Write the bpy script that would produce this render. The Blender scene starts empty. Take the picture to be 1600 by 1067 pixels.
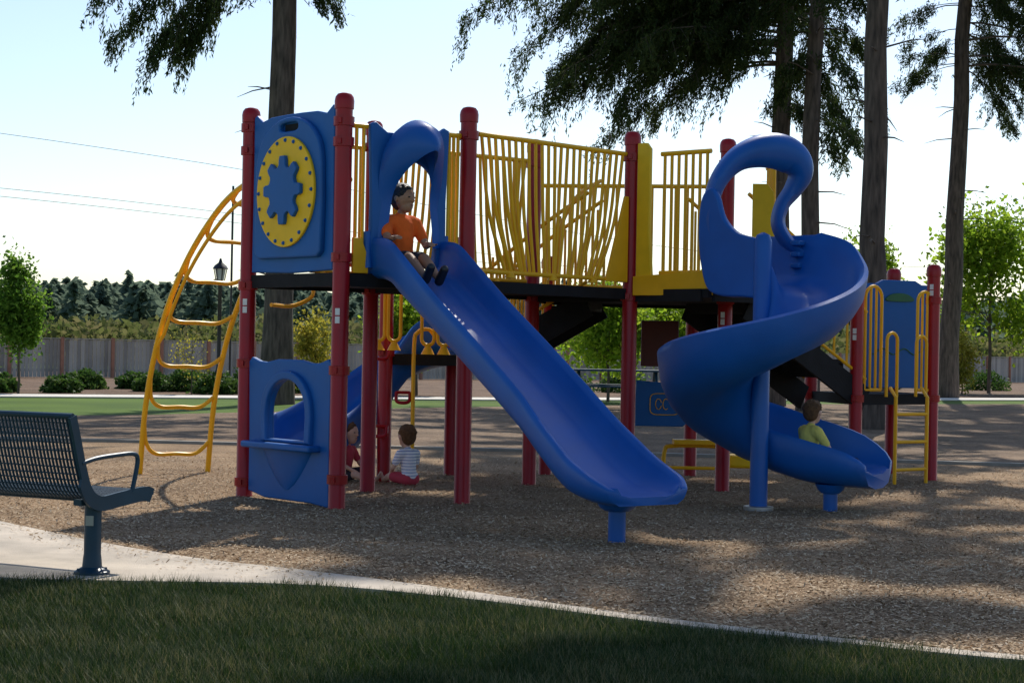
import bpy, bmesh, math, numpy as np
from mathutils import Vector, Matrix
rng=np.random.default_rng(7)
scene=bpy.context.scene
scene.view_settings.view_transform='Standard'
scene.view_settings.look='None'
scene.view_settings.exposure=0
V3=Vector
# ------------------------------------------------------------------ materials
def new_mat(name):
    m=bpy.data.materials.new(name); m.use_nodes=True
    nt=m.node_tree; b=nt.nodes['Principled BSDF']
    return m,nt,b
def N(nt,t,**kw):
    n=nt.nodes.new(t)
    for k,v in kw.items(): setattr(n,k,v)
    return n
def ramp(nt,stops):
    r=N(nt,'ShaderNodeValToRGB')
    e=r.color_ramp.elements
    while len(e)<len(stops): e.new(.5)
    for i,(p,c) in enumerate(stops):
        e[i].position=p; e[i].color=(*c,1)
    return r
def M(name,col,rough=.5,var=.15,vs=5,bump=0,bs=60,metal=0,coat=0,dust=0,spec=.5,stretch=None):
    m,nt,b=new_mat(name); L=nt.links
    tc=N(nt,'ShaderNodeTexCoord'); vec=tc.outputs['Object']
    if stretch:
        mp=N(nt,'ShaderNodeMapping'); mp.inputs['Scale'].default_value=stretch; L.new(vec,mp.inputs['Vector']); vec=mp.outputs[0]
    no=N(nt,'ShaderNodeTexNoise'); no.inputs['Scale'].default_value=vs; no.inputs['Detail'].default_value=6
    L.new(vec,no.inputs['Vector'])
    lo=tuple(c*(1-var) for c in col); hi=tuple(min(1,c*(1+var)) for c in col)
    r=ramp(nt,[(.3,lo),(.7,hi)])
    L.new(no.outputs['Fac'],r.inputs['Fac'])
    out=r.outputs['Color']
    if dust>0:
        n2=N(nt,'ShaderNodeTexNoise'); n2.inputs['Scale'].default_value=vs*3; n2.inputs['Detail'].default_value=8
        L.new(tc.outputs['Object'],n2.inputs['Vector'])
        rr=ramp(nt,[(.52,(0,0,0)),(.85,(dust,dust,dust))])
        L.new(n2.outputs['Fac'],rr.inputs['Fac'])
        mx=N(nt,'ShaderNodeMixRGB'); L.new(rr.outputs['Color'],mx.inputs['Fac']); L.new(out,mx.inputs['Color1'])
        mx.inputs['Color2'].default_value=(.24,.20,.16,1); out=mx.outputs['Color']
    L.new(out,b.inputs['Base Color'])
    rg=N(nt,'ShaderNodeMapRange'); rg.inputs['To Min'].default_value=max(0,rough-.08); rg.inputs['To Max'].default_value=min(1,rough+.1)
    L.new(no.outputs['Fac'],rg.inputs['Value']); L.new(rg.outputs['Result'],b.inputs['Roughness'])
    b.inputs['Metallic'].default_value=metal
    b.inputs['Specular IOR Level'].default_value=spec
    b.inputs['Coat Weight'].default_value=coat
    b.inputs['Coat Roughness'].default_value=.15
    if bump>0:
        n3=N(nt,'ShaderNodeTexNoise'); n3.inputs['Scale'].default_value=bs; n3.inputs['Detail'].default_value=4
        L.new(vec,n3.inputs['Vector'])
        bp=N(nt,'ShaderNodeBump'); bp.inputs['Strength'].default_value=bump; bp.inputs['Distance'].default_value=.01
        L.new(n3.outputs['Fac'],bp.inputs['Height']); L.new(bp.outputs['Normal'],b.inputs['Normal'])
    return m
def leafmat(name,cols,trans=.35,rough=.6,spec=.25):
    m,nt,b=new_mat(name); L=nt.links
    g=N(nt,'ShaderNodeNewGeometry')
    tc=N(nt,'ShaderNodeTexCoord'); no=N(nt,'ShaderNodeTexNoise'); no.inputs['Scale'].default_value=1.3
    L.new(tc.outputs['Object'],no.inputs['Vector'])
    ad=N(nt,'ShaderNodeMath',operation='MULTIPLY_ADD'); ad.inputs[1].default_value=.6
    ml=N(nt,'ShaderNodeMath',operation='MULTIPLY'); ml.inputs[1].default_value=.5
    L.new(no.outputs['Fac'],ml.inputs[0]); L.new(g.outputs['Random Per Island'],ad.inputs[0]); L.new(ml.outputs[0],ad.inputs[2])
    n=len(cols); r=ramp(nt,[(.1+.8*i/(n-1),c) for i,c in enumerate(cols)])
    L.new(ad.outputs[0],r.inputs['Fac']); L.new(r.outputs['Color'],b.inputs['Base Color'])
    b.inputs['Roughness'].default_value=rough
    b.inputs['Specular IOR Level'].default_value=spec
    if trans>0:
        t=N(nt,'ShaderNodeBsdfTranslucent'); mx=N(nt,'ShaderNodeMixShader'); mx.inputs[0].default_value=trans
        L.new(r.outputs['Color'],t.inputs['Color'])
        L.new(b.outputs[0],mx.inputs[1]); L.new(t.outputs[0],mx.inputs[2])
        L.new(mx.outputs[0],nt.nodes['Material Output'].inputs['Surface'])
    return m
def chips_ground(name,cols,scale):
    m,nt,b=new_mat(name); L=nt.links
    tc=N(nt,'ShaderNodeTexCoord')
    mp=N(nt,'ShaderNodeMapping'); mp.inputs['Scale'].default_value=(1,1.4,1)
    L.new(tc.outputs['Object'],mp.inputs['Vector'])
    wn=N(nt,'ShaderNodeTexNoise'); wn.inputs['Scale'].default_value=scale*.4
    L.new(mp.outputs[0],wn.inputs['Vector'])
    mxv=N(nt,'ShaderNodeMixRGB'); mxv.inputs['Fac'].default_value=.06
    L.new(mp.outputs[0],mxv.inputs['Color1']); L.new(wn.outputs['Color'],mxv.inputs['Color2'])
    v=N(nt,'ShaderNodeTexVoronoi'); v.inputs['Scale'].default_value=scale
    L.new(mxv.outputs['Color'],v.inputs['Vector'])
    n=len(cols); r=ramp(nt,[(i/(n-1),c) for i,c in enumerate(cols)])
    L.new(v.outputs['Color'],r.inputs['Fac'])
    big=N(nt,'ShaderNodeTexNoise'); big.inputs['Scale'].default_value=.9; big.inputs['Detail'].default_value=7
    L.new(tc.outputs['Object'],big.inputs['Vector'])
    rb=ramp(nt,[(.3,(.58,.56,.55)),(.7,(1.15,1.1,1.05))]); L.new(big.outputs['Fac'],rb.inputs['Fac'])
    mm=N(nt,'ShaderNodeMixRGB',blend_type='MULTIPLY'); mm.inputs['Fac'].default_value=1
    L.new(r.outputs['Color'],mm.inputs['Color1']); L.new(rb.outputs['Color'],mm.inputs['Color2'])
    L.new(mm.outputs['Color'],b.inputs['Base Color']); b.inputs['Roughness'].default_value=.9
    b.inputs['Specular IOR Level'].default_value=.1
    bp=N(nt,'ShaderNodeBump'); bp.inputs['Strength'].default_value=.5; bp.inputs['Distance'].default_value=.02
    L.new(v.outputs['Distance'],bp.inputs['Height']); L.new(bp.outputs['Normal'],b.inputs['Normal'])
    return m
blue=M('blue_plastic',(.004,.10,.40),.40,.10,3,.06,200,dust=.02,spec=.40)
blue2=M('blue_panel_plastic',(.009,.11,.37),.45,.10,3,.08,200,dust=.03,spec=.32)
yellow=M('yellow_paint',(.95,.47,.012),.42,.08,6,spec=.3)
yellowp=M('yellow_plastic',(.92,.55,.015),.5,.08,6,spec=.3)
red=M('red_powder_coat',(.34,.006,.010),.32,.12,5,spec=.35)
black=M('black_rubber_steel',(.014,.014,.016),.7,.3,8,.2,80,spec=.2)
darkred=M('brown_panel',(.13,.03,.02),.6)
teal=M('teal_steel',(.005,.036,.064),.42,.15,8,spec=.4)
steel=M('galvanised_steel',(.35,.35,.36),.4,metal=.8)
white=M('white_sticker',(.75,.75,.72),.5)
green_p=M('green_plastic',(.02,.13,.05),.5)
concrete=M('concrete',(.48,.41,.325),.85,.25,2.5,.4,120,dust=.5)
kerbm=M('kerb_concrete',(.28,.26,.22),.9,.25,4,dust=.4)
asph=M('sidewalk_concrete',(.60,.56,.50),.9,.12,2)
bark=M('fir_bark',(.095,.070,.055),.95,.6,5,1,14,stretch=(3,3,.5))
thinbark=M('thin_bark',(.10,.075,.055),.9,.3,9)
fencem=leafmat('weathered_wood',[(.22,.20,.18),(.38,.35,.32),(.52,.48,.43)],0,.9)
fencep=M('fence_post_wood',(.42,.19,.12),.8,.2,5)
blackm=M('black_metal',(.012,.012,.014),.4)
glassm=M('lamp_glass',(.5,.5,.48),.3)
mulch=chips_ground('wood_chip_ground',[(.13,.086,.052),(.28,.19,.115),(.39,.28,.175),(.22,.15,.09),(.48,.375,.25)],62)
mulchf=chips_ground('shade_toned_far_chips',[(.09,.06,.04),(.19,.135,.09),(.27,.20,.14),(.15,.105,.072),(.36,.28,.20)],30)  # browns darkened so the colour carries the shade beyond the kerb
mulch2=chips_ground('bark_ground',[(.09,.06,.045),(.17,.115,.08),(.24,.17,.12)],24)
chipm=leafmat('wood_chips',[(.15,.10,.06),(.33,.225,.135),(.47,.345,.215),(.64,.52,.37)],0,.9,.1)
bladem=leafmat('shaded_grass_blades',[(.010,.027,.005),(.018,.045,.008),(.034,.066,.012),(.24,.21,.10)],.3)  # greens darkened to stand in for tree shade on the foreground
firm=leafmat('fir_needles',[(.018,.034,.009),(.038,.064,.016),(.085,.115,.028)],.42)
decm=leafmat('young_leaves',[(.09,.17,.01),(.20,.33,.02),(.36,.46,.04)],.7)
decdark=leafmat('green_leaves',[(.055,.12,.014),(.11,.23,.025),(.20,.32,.04)],.65)
yelm=leafmat('yellow_leaves',[(.16,.17,.02),(.32,.30,.04),(.48,.38,.05)],.6)
shrm=leafmat('shrub_leaves',[(.025,.06,.012),(.055,.12,.022),(.11,.17,.035)],.45)
forestm=leafmat('haze_tinted_needles',[(.11,.155,.115),(.14,.19,.135),(.17,.22,.15)],.5,.9,0)  # greens lightened to paint distance haze into the woods
brushm=leafmat('brush_leaves',[(.07,.09,.03),(.13,.15,.045),(.20,.17,.08)],.5,.8,.05)
def grassmat():
    m,nt,b=new_mat('lawn_grass'); L=nt.links
    tc=N(nt,'ShaderNodeTexCoord'); a=N(nt,'ShaderNodeTexNoise'); a.inputs['Scale'].default_value=60; a.inputs['Detail'].default_value=3
    c=N(nt,'ShaderNodeTexNoise'); c.inputs['Scale'].default_value=.5; c.inputs['Detail'].default_value=5
    L.new(tc.outputs['Object'],a.inputs['Vector']); L.new(tc.outputs['Object'],c.inputs['Vector'])
    r=ramp(nt,[(.3,(.035,.08,.010)),(.7,(.11,.18,.025))]); L.new(a.outputs['Fac'],r.inputs['Fac'])
    r2=ramp(nt,[(.35,(.8,.8,.8)),(.7,(1.3,1.2,1.1))]); L.new(c.outputs['Fac'],r2.inputs['Fac'])
    mm=N(nt,'ShaderNodeMixRGB',blend_type='MULTIPLY'); mm.inputs['Fac'].default_value=1
    L.new(r.outputs['Color'],mm.inputs['Color1']); L.new(r2.outputs['Color'],mm.inputs['Color2'])
    L.new(mm.outputs['Color'],b.inputs['Base Color']); b.inputs['Roughness'].default_value=.9
    b.inputs['Specular IOR Level'].default_value=.1
    return m
lawn=grassmat()
# ------------------------------------------------------------------ helpers
WL={}
def place(o,parent,loc):
    o.location=loc; WL[o.name]=V3(loc)
    scene.collection.objects.link(o)
    if parent is not None:
        o.parent=parent; o.matrix_parent_inverse=Matrix.Translation(-WL[parent.name])
def thing(name,label,cat,loc,group=None):
    o=bpy.data.objects.new(name,None); o.empty_display_size=.2
    o["label"]=label; o["category"]=cat
    if group: o["group"]=group
    place(o,None,loc); return o
def tag(o,label=None,cat=None,group=None,kind=None):
    if label: o["label"]=label
    if cat: o["category"]=cat
    if group: o["group"]=group
    if kind: o["kind"]=kind
    return o
def cat(pts,n=8,closed=False):
    P=[V3(p) for p in pts]; out=[]; k=len(P)
    rngi=range(k) if closed else range(k-1)
    for i in rngi:
        if closed: a,b,c,d=P[i-1],P[i],P[(i+1)%k],P[(i+2)%k]
        else:
            b,c=P[i],P[i+1]; a=P[i-1] if i>0 else b*2-c; d=P[i+2] if i+2<k else c*2-b
        for j in range(n):
            t=j/n
            out.append(.5*((2*b)+(c-a)*t+(2*a-5*b+4*c-d)*t*t+(3*b-a-3*c+d)*t**3))
    if not closed: out.append(P[-1])
    return out
class MB:
    def __init__(s): s.v=[];s.f=[];s.m=[]
    def add(s,V,F,mi=0):
        o=len(s.v); s.v+= [tuple(p) for p in V]; s.f+=[tuple(i+o for i in f) for f in F]; s.m+=[mi]*len(F)
    def tube(s,path,r,n=8,mi=0):
        P=[V3(p) for p in path]; k=len(P)
        R=r if isinstance(r,(list,tuple)) else [r]*k
        t=(P[1]-P[0]).normalized(); u=t.cross(V3((0,0,1)))
        if u.length<.05: u=t.cross(V3((0,1,0)))
        u.normalize(); VV=[]
        for i in range(k):
            tt=(P[min(i+1,k-1)]-P[max(i-1,0)])
            if tt.length>1e-9: tt.normalize()
            else: tt=t
            u=(u-tt*u.dot(tt)).normalized(); w=tt.cross(u)
            for j in range(n):
                a=2*math.pi*j/n; VV.append(P[i]+(u*math.cos(a)+w*math.sin(a))*R[i])
        F=[(i*n+j,i*n+(j+1)%n,(i+1)*n+(j+1)%n,(i+1)*n+j) for i in range(k-1) for j in range(n)]
        F+=[tuple(range(n))[::-1],tuple((k-1)*n+j for j in range(n))]
        s.add(VV,F,mi)
    def box(s,c,sz,X=(1,0,0),Z=(0,0,1),mi=0):
        X=V3(X).normalized(); Z=V3(Z).normalized(); Y=Z.cross(X).normalized(); Z=X.cross(Y)
        c=V3(c); VV=[c+X*(sz[0]/2*a)+Y*(sz[1]/2*b)+Z*(sz[2]/2*d) for a in(-1,1) for b in(-1,1) for d in(-1,1)]
        s.add(VV,[(0,1,3,2),(4,6,7,5),(0,4,5,1),(2,3,7,6),(0,2,6,4),(1,5,7,3)],mi)
    def prism(s,pts,z0,z1,mi=0):
        k=len(pts); s.add([(p[0],p[1],z0) for p in pts]+[(p[0],p[1],z1) for p in pts],
          [tuple(range(k))[::-1],tuple(range(k,2*k))]+[(i,(i+1)%k,(i+1)%k+k,i+k) for i in range(k)],mi)
    def lathe(s,c,prof,n=20,mi=0,A=(0,0,1)):
        A=V3(A).normalized(); U=A.orthogonal().normalized(); W=A.cross(U); c=V3(c)
        VV=[c+A*z+(U*math.cos(2*math.pi*j/n)+W*math.sin(2*math.pi*j/n))*r for r,z in prof for j in range(n)]
        k=len(prof); F=[(i*n+j,i*n+(j+1)%n,(i+1)*n+(j+1)%n,(i+1)*n+j) for i in range(k-1) for j in range(n)]
        F+=[tuple(range(n))[::-1],tuple((k-1)*n+j for j in range(n))]
        s.add(VV,F,mi)
    def sweep(s,frames,profs,mi=0):
        VV=[];k=len(frames);n=len(profs[0])
        for (o,l,u),pr in zip(frames,profs):
            for a,b in pr: VV.append(V3(o)+V3(l)*a+V3(u)*b)
        F=[(i*n+j,i*n+(j+1)%n,(i+1)*n+(j+1)%n,(i+1)*n+j) for i in range(k-1) for j in range(n)]
        F+=[tuple(range(n))[::-1],tuple((k-1)*n+j for j in range(n))]
        s.add(VV,F,mi)
    def ell(s,c,r,mi=0,n=14,X=(1,0,0),Y=(0,1,0)):
        X=V3(X).normalized(); Y=V3(Y).normalized(); Z=X.cross(Y); c=V3(c); VV=[];m=n//2
        for i in range(m+1):
            th=math.pi*(i+.02)/(m+.04)
            for j in range(n):
                a=2*math.pi*j/n
                VV.append(c+X*(r[0]*math.sin(th)*math.cos(a))+Y*(r[1]*math.sin(th)*math.sin(a))+Z*(r[2]*math.cos(th)))
        F=[(i*n+j,i*n+(j+1)%n,(i+1)*n+(j+1)%n,(i+1)*n+j) for i in range(m) for j in range(n)]
        F+=[tuple(range(n))[::-1],tuple(m*n+j for j in range(n))]
        s.add(VV,F,mi)
    def cap(s,a,b,ra,rb,mi=0,n=12):
        a=V3(a);b=V3(b);d=(b-a);L=d.length;d.normalize()
        pr=[(ra*math.sin(t),-ra*math.cos(t)) for t in (.15,.5,.9,1.25,1.57)]+[(rb*math.cos(t),L+rb*math.sin(t)) for t in (0,.35,.7,1.1,1.42)]
        s.lathe(a,pr,n,mi,d)
    def obj(s,name,mats,parent=None,angle=35,recenter=True,recalc=True,bevel=0):
        me=bpy.data.meshes.new(name)
        A=np.array(s.v); 
        loc=np.array([(A[:,0].min()+A[:,0].max())/2,(A[:,1].min()+A[:,1].max())/2,A[:,2].min()]) if recenter else np.zeros(3)
        me.from_pydata((A-loc).tolist(),[],s.f)
        if not isinstance(mats,(list,tuple)): mats=[mats]
        for m in mats: me.materials.append(m)
        me.polygons.foreach_set('material_index',s.m)
        if recalc:
            bm=bmesh.new(); bm.from_mesh(me); bmesh.ops.recalc_face_normals(bm,faces=bm.faces); bm.to_mesh(me); bm.free()
        me.polygons.foreach_set('use_smooth',[True]*len(me.polygons))
        me.set_sharp_from_angle(angle=math.radians(angle))
        o=bpy.data.objects.new(name,me); place(o,parent,tuple(loc))
        if bevel>0:
            b=o.modifiers.new('bevel','BEVEL'); b.width=bevel; b.segments=2; b.limit_method='ANGLE'
        return o
def plate(name,loops,depth,bevel,O,X,Nn,mats,parent,center=0,Z=(0,0,1)):
    cu=bpy.data.curves.new('tmp','CURVE'); cu.dimensions='2D'; cu.fill_mode='BOTH'; cu.extrude=max(1e-4,depth/2-bevel); cu.bevel_depth=bevel; cu.bevel_resolution=2; cu.offset=-bevel
    for lp in loops:
        sp=cu.splines.new('POLY'); sp.points.add(len(lp)-1)
        for i,p in enumerate(lp): sp.points[i].co=(p[0],p[1],0,1)
        sp.use_cyclic_u=True
    t=bpy.data.objects.new('tmp',cu); scene.collection.objects.link(t)
    dg=bpy.context.evaluated_depsgraph_get(); me=bpy.data.meshes.new_from_object(t.evaluated_get(dg))
    b=MB(); X=V3(X);Nn=V3(Nn);O=V3(O);Z=V3(Z)
    b.add([O+X*v.co.x+Z*v.co.y+Nn*(v.co.z+center) for v in me.vertices],[tuple(p.vertices) for p in me.polygons])
    bpy.data.objects.remove(t); 
    return b.obj(name,mats,parent,angle=50)
def rawmesh(name,V,F,mat,parent=None,recenter=True):
    V=np.asarray(V,dtype=np.float32); F=np.asarray(F,dtype=np.int32)
    loc=np.array([(V[:,0].min()+V[:,0].max())/2,(V[:,1].min()+V[:,1].max())/2,V[:,2].min()]) if recenter else np.zeros(3)
    me=bpy.data.meshes.new(name); me.vertices.add(len(V)); me.vertices.foreach_set('co',(V-loc).astype(np.float32).ravel())
    me.loops.add(F.size); me.loops.foreach_set('vertex_index',F.ravel())
    me.polygons.add(len(F)); me.polygons.foreach_set('loop_start',np.arange(0,F.size,F.shape[1],dtype=np.int32))
    me.update(calc_edges=True); me.materials.append(mat)
    o=bpy.data.objects.new(name,me); place(o,parent,tuple(float(x) for x in loc)); return o
def leaves(C,A,ll,lw,rg):
    """C centres, A axis dirs"""
    n=len(C); A=A/np.linalg.norm(A,axis=1,keepdims=True)
    R=rg.normal(size=(n,3)); B=np.cross(A,R); B/=np.linalg.norm(B,axis=1,keepdims=True)+1e-9
    s=rg.uniform(.6,1.4,(n,1)); a=A*ll*s; b=B*lw*s
    V=np.stack([C-a,C+b-a*.1,C+a,C-b-a*.1],1).reshape(-1,3)
    F=np.arange(n*4).reshape(n,4); return V,F
def merge(L):
    V=[];F=[];o=0
    for v,f in L: V.append(v);F.append(f+o);o+=len(v)
    return np.concatenate(V),np.concatenate(F)
# ------------------------------------------------------------------ setting
def sheet(name,pts,z,mat,kind='structure',thick=0):
    b=MB()
    if thick: b.prism(pts,z-thick,z)
    else: b.add([(p[0],p[1],z) for p in pts],[tuple(range(len(pts)))])
    o=b.obj(name,mat,None,recenter=False,recalc=bool(thick)); o["kind"]=kind
    if not thick and o.data.polygons[0].normal.z<0: o.data.flip_normals()
    return o
sheet('ground',[(-900,-60),(900,-60),(900,1400),(-900,1400)],0,lawn)
gx=[-9,-2.54,-1.10,-.28,.59,1.34,2.02,3.5,8.0]; gy=[8.70,8.50,8.49,8.16,7.55,7.08,6.73,6.13,4.88]
mx=[-9,-6,-4.4,-3.23,-2.38,-1.71,-1.03,-.29,.595,1.36,2.08,3.56,8.1]; my=[17.5,14.5,12.5,11.1,10.1,9.45,9.0,8.44,7.70,7.19,6.83,6.23,4.98]
sm=lambda X,Y:[(p.x,p.y) for p in cat([(a,b,0) for a,b in zip(X,Y)],6)]
ge=sm(gx,gy); me_=sm(mx,my)
sheet('mulch_ground',me_+[(14,8),(32,14),(32,17.2),(20,18),(9,18.8),(6,19.2),(0,20.2),(-5,20.6),(-9.5,21)],.006,mulch)
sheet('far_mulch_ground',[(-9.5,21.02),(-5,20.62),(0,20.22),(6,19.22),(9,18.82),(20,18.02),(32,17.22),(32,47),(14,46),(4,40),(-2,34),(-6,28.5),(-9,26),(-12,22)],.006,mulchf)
sheet('concrete_path',ge+me_[::-1],.03,concrete,thick=.06)
def strip(name,P,w,z,mat,thick):
    b=MB(); P=[V3((p[0],p[1],0)) for p in P]; L=[];R=[]
    for i,p in enumerate(P):
        t=(P[min(i+1,len(P)-1)]-P[max(0,i-1)]).normalized(); n=V3((-t.y,t.x,0)); L.append(p+n*w/2);R.append(p-n*w/2)
    b.prism([(q.x,q.y) for q in L+R[::-1]],z-thick,z)
    o=b.obj(name,mat,None,recenter=False); o["kind"]='structure'; return o
strip('kerb',[(-9,21),(-5,20.6),(0,20.2),(6,19.2),(9,18.8),(20,18)],.12,.04,kerbm,.05)
strip('sidewalk',[(-60,28),(-30,33),(-12,36),(0,41),(14,50),(40,66)],1.7,.03,asph,.02)
sheet('planting_bed_ground',[(-60,32),(-30,35.5),(-12,38),(0,43),(14,52),(40,68),(60,110),(-60,52)],.008,mulch2)
# chips
n=135000
Y=6.6+ (1-rng.random(n)**.6)*12.5; X=(rng.random(n)-.5)*2*(Y*.33+.3)
spill=np.where(X>-.9,.12,.7)
k=Y>np.interp(X,mx,my)+.03-spill*rng.random(n)**np.where(X>-.9,1.6,5); X=X[k];Y=Y[k];n=len(X)
on=Y<np.interp(X,mx,my)+.02
C=np.stack([X,Y,rng.uniform(.008,.020,n)+.026*on],1)
A=np.stack([rng.normal(size=n),rng.normal(size=n),rng.normal(size=n)*.2],1); A/=np.linalg.norm(A,axis=1,keepdims=True)
B=np.cross(A,np.stack([rng.normal(size=n)*.3,rng.normal(size=n)*.3,np.ones(n)],1)); B/=np.linalg.norm(B,axis=1,keepdims=True)
ll=rng.uniform(.005,.015,(n,1)); lw=rng.uniform(.002,.005,(n,1))
V=np.stack([C-A*ll-B*lw,C+A*ll-B*lw*.7,C+A*ll*1.1+B*lw,C-A*ll*.9+B*lw],1).reshape(-1,3)
o=rawmesh('wood_chips',V,np.arange(n*4).reshape(n,4),chipm,recenter=False); tag(o,'loose pale wood chips covering the play area','wood chips',kind='stuff')
# blades
n=240000
Y=5.3+rng.random(n)*3.4; X=(rng.random(n)-.5)*2*(Y*.32+.3)
cl=np.sin(X*7+np.sin(Y*5)*2)*np.cos(Y*9+X*3)*.5+.5
edge=.05*np.sin(X*9)+.03*np.sin(X*23+1)
k=Y<np.interp(X,gx,gy)+edge*.4+.01+rng.normal(size=n)*.025; X=X[k];Y=Y[k];cl=cl[k];n=len(X)
h=rng.uniform(.022,.055,n)*(1+.6*cl); w=.0024
a=rng.random(n)*6.28; ln=rng.uniform(.2,1.1,n)*h
P=np.stack([X,Y,np.zeros(n)],1); D=np.stack([np.cos(a)*w,np.sin(a)*w,np.zeros(n)],1)
T=P+np.stack([-np.sin(a)*ln+rng.normal(size=n)*.01,np.cos(a)*ln,h],1)
V=np.stack([P-D,P+D,T],1).reshape(-1,3)
o=rawmesh('grass',V,np.arange(n*3).reshape(n,3),bladem,recenter=False); tag(o,'short mown lawn grass with dry patches','grass',kind='stuff')
# ------------------------------------------------------------------ fence
f0=V3((-30,44.5,0)); f1=V3((40,97,0)); fd=(f1-f0).normalized(); FL=(f1-f0).length
fence=thing('fence','weathered grey board fence with reddish posts','fence',tuple((f0+f1)/2))
b=MB(); x=0
while x<FL:
    h=1.22+rng.uniform(-.012,.012); p=f0+fd*x
    b.box(p+V3((0,0,h/2+.02)),(.118,.02,h),X=fd); x+=.135
b.obj('board_panel',fencem,fence,recalc=False)
b=MB(); b.box((f0+f1)/2+V3((0,0,1.27)),(FL,.09,.03),X=fd); b.box((f0+f1)/2+V3((0,.03,.25)),(FL,.03,.09),X=fd); b.obj('top_rail',fencem,fence)
x=0
while x<FL:
    b=MB(); p=f0+fd*x-V3((-fd.y,fd.x,0))*.05; b.box(p+V3((0,0,.66)),(.10,.08,1.32),X=fd); b.obj('post',fencep,fence); x+=1.75
# ------------------------------------------------------------------ vegetation
def trunk_path(base,top,wob,rg,k=14):
    P=[]; b0=V3(base);t0=V3(top)
    for i in range(k):
        t=i/(k-1); P.append(b0.lerp(t0,t)+V3((rg.normal()*wob,rg.normal()*wob,0))*(1 if 0<i<k-1 else 0))
    return P
def fir(x,y,r0,label,limbs,H=27,crown0=10,lean=(0,0),seed=0,ncoarse=70):
    rg=np.random.default_rng(seed)
    T=thing('fir_tree',label,'tree',(x,y,0),'tall fir trees around the playground')
    P=trunk_path((x,y,-.1),(x+lean[0],y+lean[1],H),.04,rg,18)
    R=[r0*(1.25 if i==0 else 1)*(1-.85*(i/17)) for i in range(18)]
    b=MB(); b.tube(P,R,18)
    for i in range(14):
        z=rg.uniform(2.5,10); a=rg.uniform(0,6.28); c=V3((x+lean[0]*z/H,y,z)); d=V3((math.cos(a),math.sin(a),rg.uniform(-.2,.3)))
        L=rg.uniform(.3,.9); b.tube([c,c+d*(r0+L*.5),c+d*(r0+L)+V3((0,0,-.1*L))],[.02,.013,.004],5)
    b.obj('trunk',bark,T)
    parts=[]; wood=MB()
    def limb(z,az,L,up,droop,ns,nl,ll,lw,t0=.2,hang=.8):
        c=np.array([x+lean[0]*z/H,y+lean[1]*z/H,z]); d=np.array([math.cos(az),math.sin(az),0.]); sd=np.array([-d[1],d[0],0])
        t=np.linspace(0,1,9)
        wob=rg.normal(size=(9,3))*.06*L/4
        pth=c+d*(t[:,None]*L)+np.array([0,0,1.])*(up*t-droop*t*t)[:,None]+wob*t[:,None]
        wood.tube([V3(q) for q in pth],[max(.006,.05*(L/5)*(1-.9*q)) for q in t],5)
        tt=t0+(1-t0)*rg.random(ns)**.8
        S=np.stack([np.interp(tt,t,pth[:,i]) for i in range(3)],1)
        side=rg.choice([-1,1],ns)*rg.uniform(.1,1,ns)
        ln=rg.uniform(.35,1,ns)*(1.05-.5*tt)*min(1.5,max(.5,L*.32))
        D=(sd*side[:,None]+d*rg.uniform(.0,.6,(ns,1))+np.array([0,0,-1.])*rg.uniform(.1,hang,(ns,1)))*ln[:,None]
        for q in range(0,ns,2): wood.tube([V3(S[q]),V3(S[q]+D[q]*.5),V3(S[q]+D[q])],[.01,.006,.003],3)
        u=rg.random((ns,nl)); 
        jj=.02+.085*(1-u)[:,:,None]
        Cc=S[:,None,:]+D[:,None,:]*u[:,:,None]*1.1+rg.normal(size=(ns,nl,3))*jj
        Cc[:,:,2]-=u**2*.22
        AA=np.repeat(D[:,None,:],nl,1)/ (ln[:,None,None]+1e-6)*.7+rg.normal(size=(ns,nl,3))*.55+np.array([0,0,-.4])
        parts.append(leaves(Cc.reshape(-1,3),AA.reshape(-1,3),ll,lw,rg))
    for l in limbs: limb(*l)
    for i in range(ncoarse):
        z=crown0+(H-crown0)*(i/ncoarse)**1.1; L=rg.uniform(.7,1.1)*(4.6*(1-(z-crown0)/(H-crown0))+.7)
        limb(z,rg.uniform(0,6.28),L,.2*L,.45*L,24,16,.18,.045,.12,.6)
    V,F=merge(parts)
    rawmesh('crown',V,F,firm,T)
    wood.obj('branches',thinbark,T,recalc=False)
    return T
r_=np.random.default_rng(3)
def lm(z,azd,L,up,droop,ns=34,nl=60,t0=.2,hang=1.1): return (z,math.radians(azd),L,up,droop,ns,nl,.058,.0135,t0,hang)
# lone trunk behind the gear tower
fir(-4.75,35,.31,'dark straight fir trunk with branches hanging high above',
  [lm(9.6,180,3.4,.2,2.4,60,64,.38,1.6),lm(9.3,186,2.7,.0,2.4,60,64,.4,1.9),lm(9.2,172,2.3,.1,2.0,44,60,.35,1.6),lm(9.7,188,3.8,.3,2.0,36,56,.5,1.3),lm(9.1,178,2.1,-.1,2.0,40,60,.5,1.9),
   lm(9.2,8,1.2,.1,1.5,26,50,.25,1.3),lm(8.9,-20,.9,.1,1.0,18,46,.2),lm(8.8,200,.9,0,.6,20,36,.2),lm(10.6,-3,3.2,.3,2.0,20,50,.7)],
  seed=1,crown0=11,H=32,ncoarse=80)
L2=[]
for i in range(46):
    z=r_.uniform(7.9,12.8); L=r_.uniform(2.5,7.0) if z>8.8 else r_.uniform(1.5,4.2)
    L2.append(lm(z,r_.uniform(152,218),L,r_.uniform(-.1,.6),.28*L+r_.uniform(0,.9),int(14+L*7),54,.15,1.2))
for i in range(20):
    L2.append(lm(r_.uniform(8.6,11.5),r_.uniform(140,230),r_.uniform(2.0,4.6),.2,r_.uniform(.6,2.0),36,54,.12,1.0))
for i in range(12):
    L2.append(lm(r_.uniform(9.3,12),r_.uniform(165,195),r_.uniform(4,7.8),.2,r_.uniform(1.0,3.4),40,54,.45,1.4))
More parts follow.
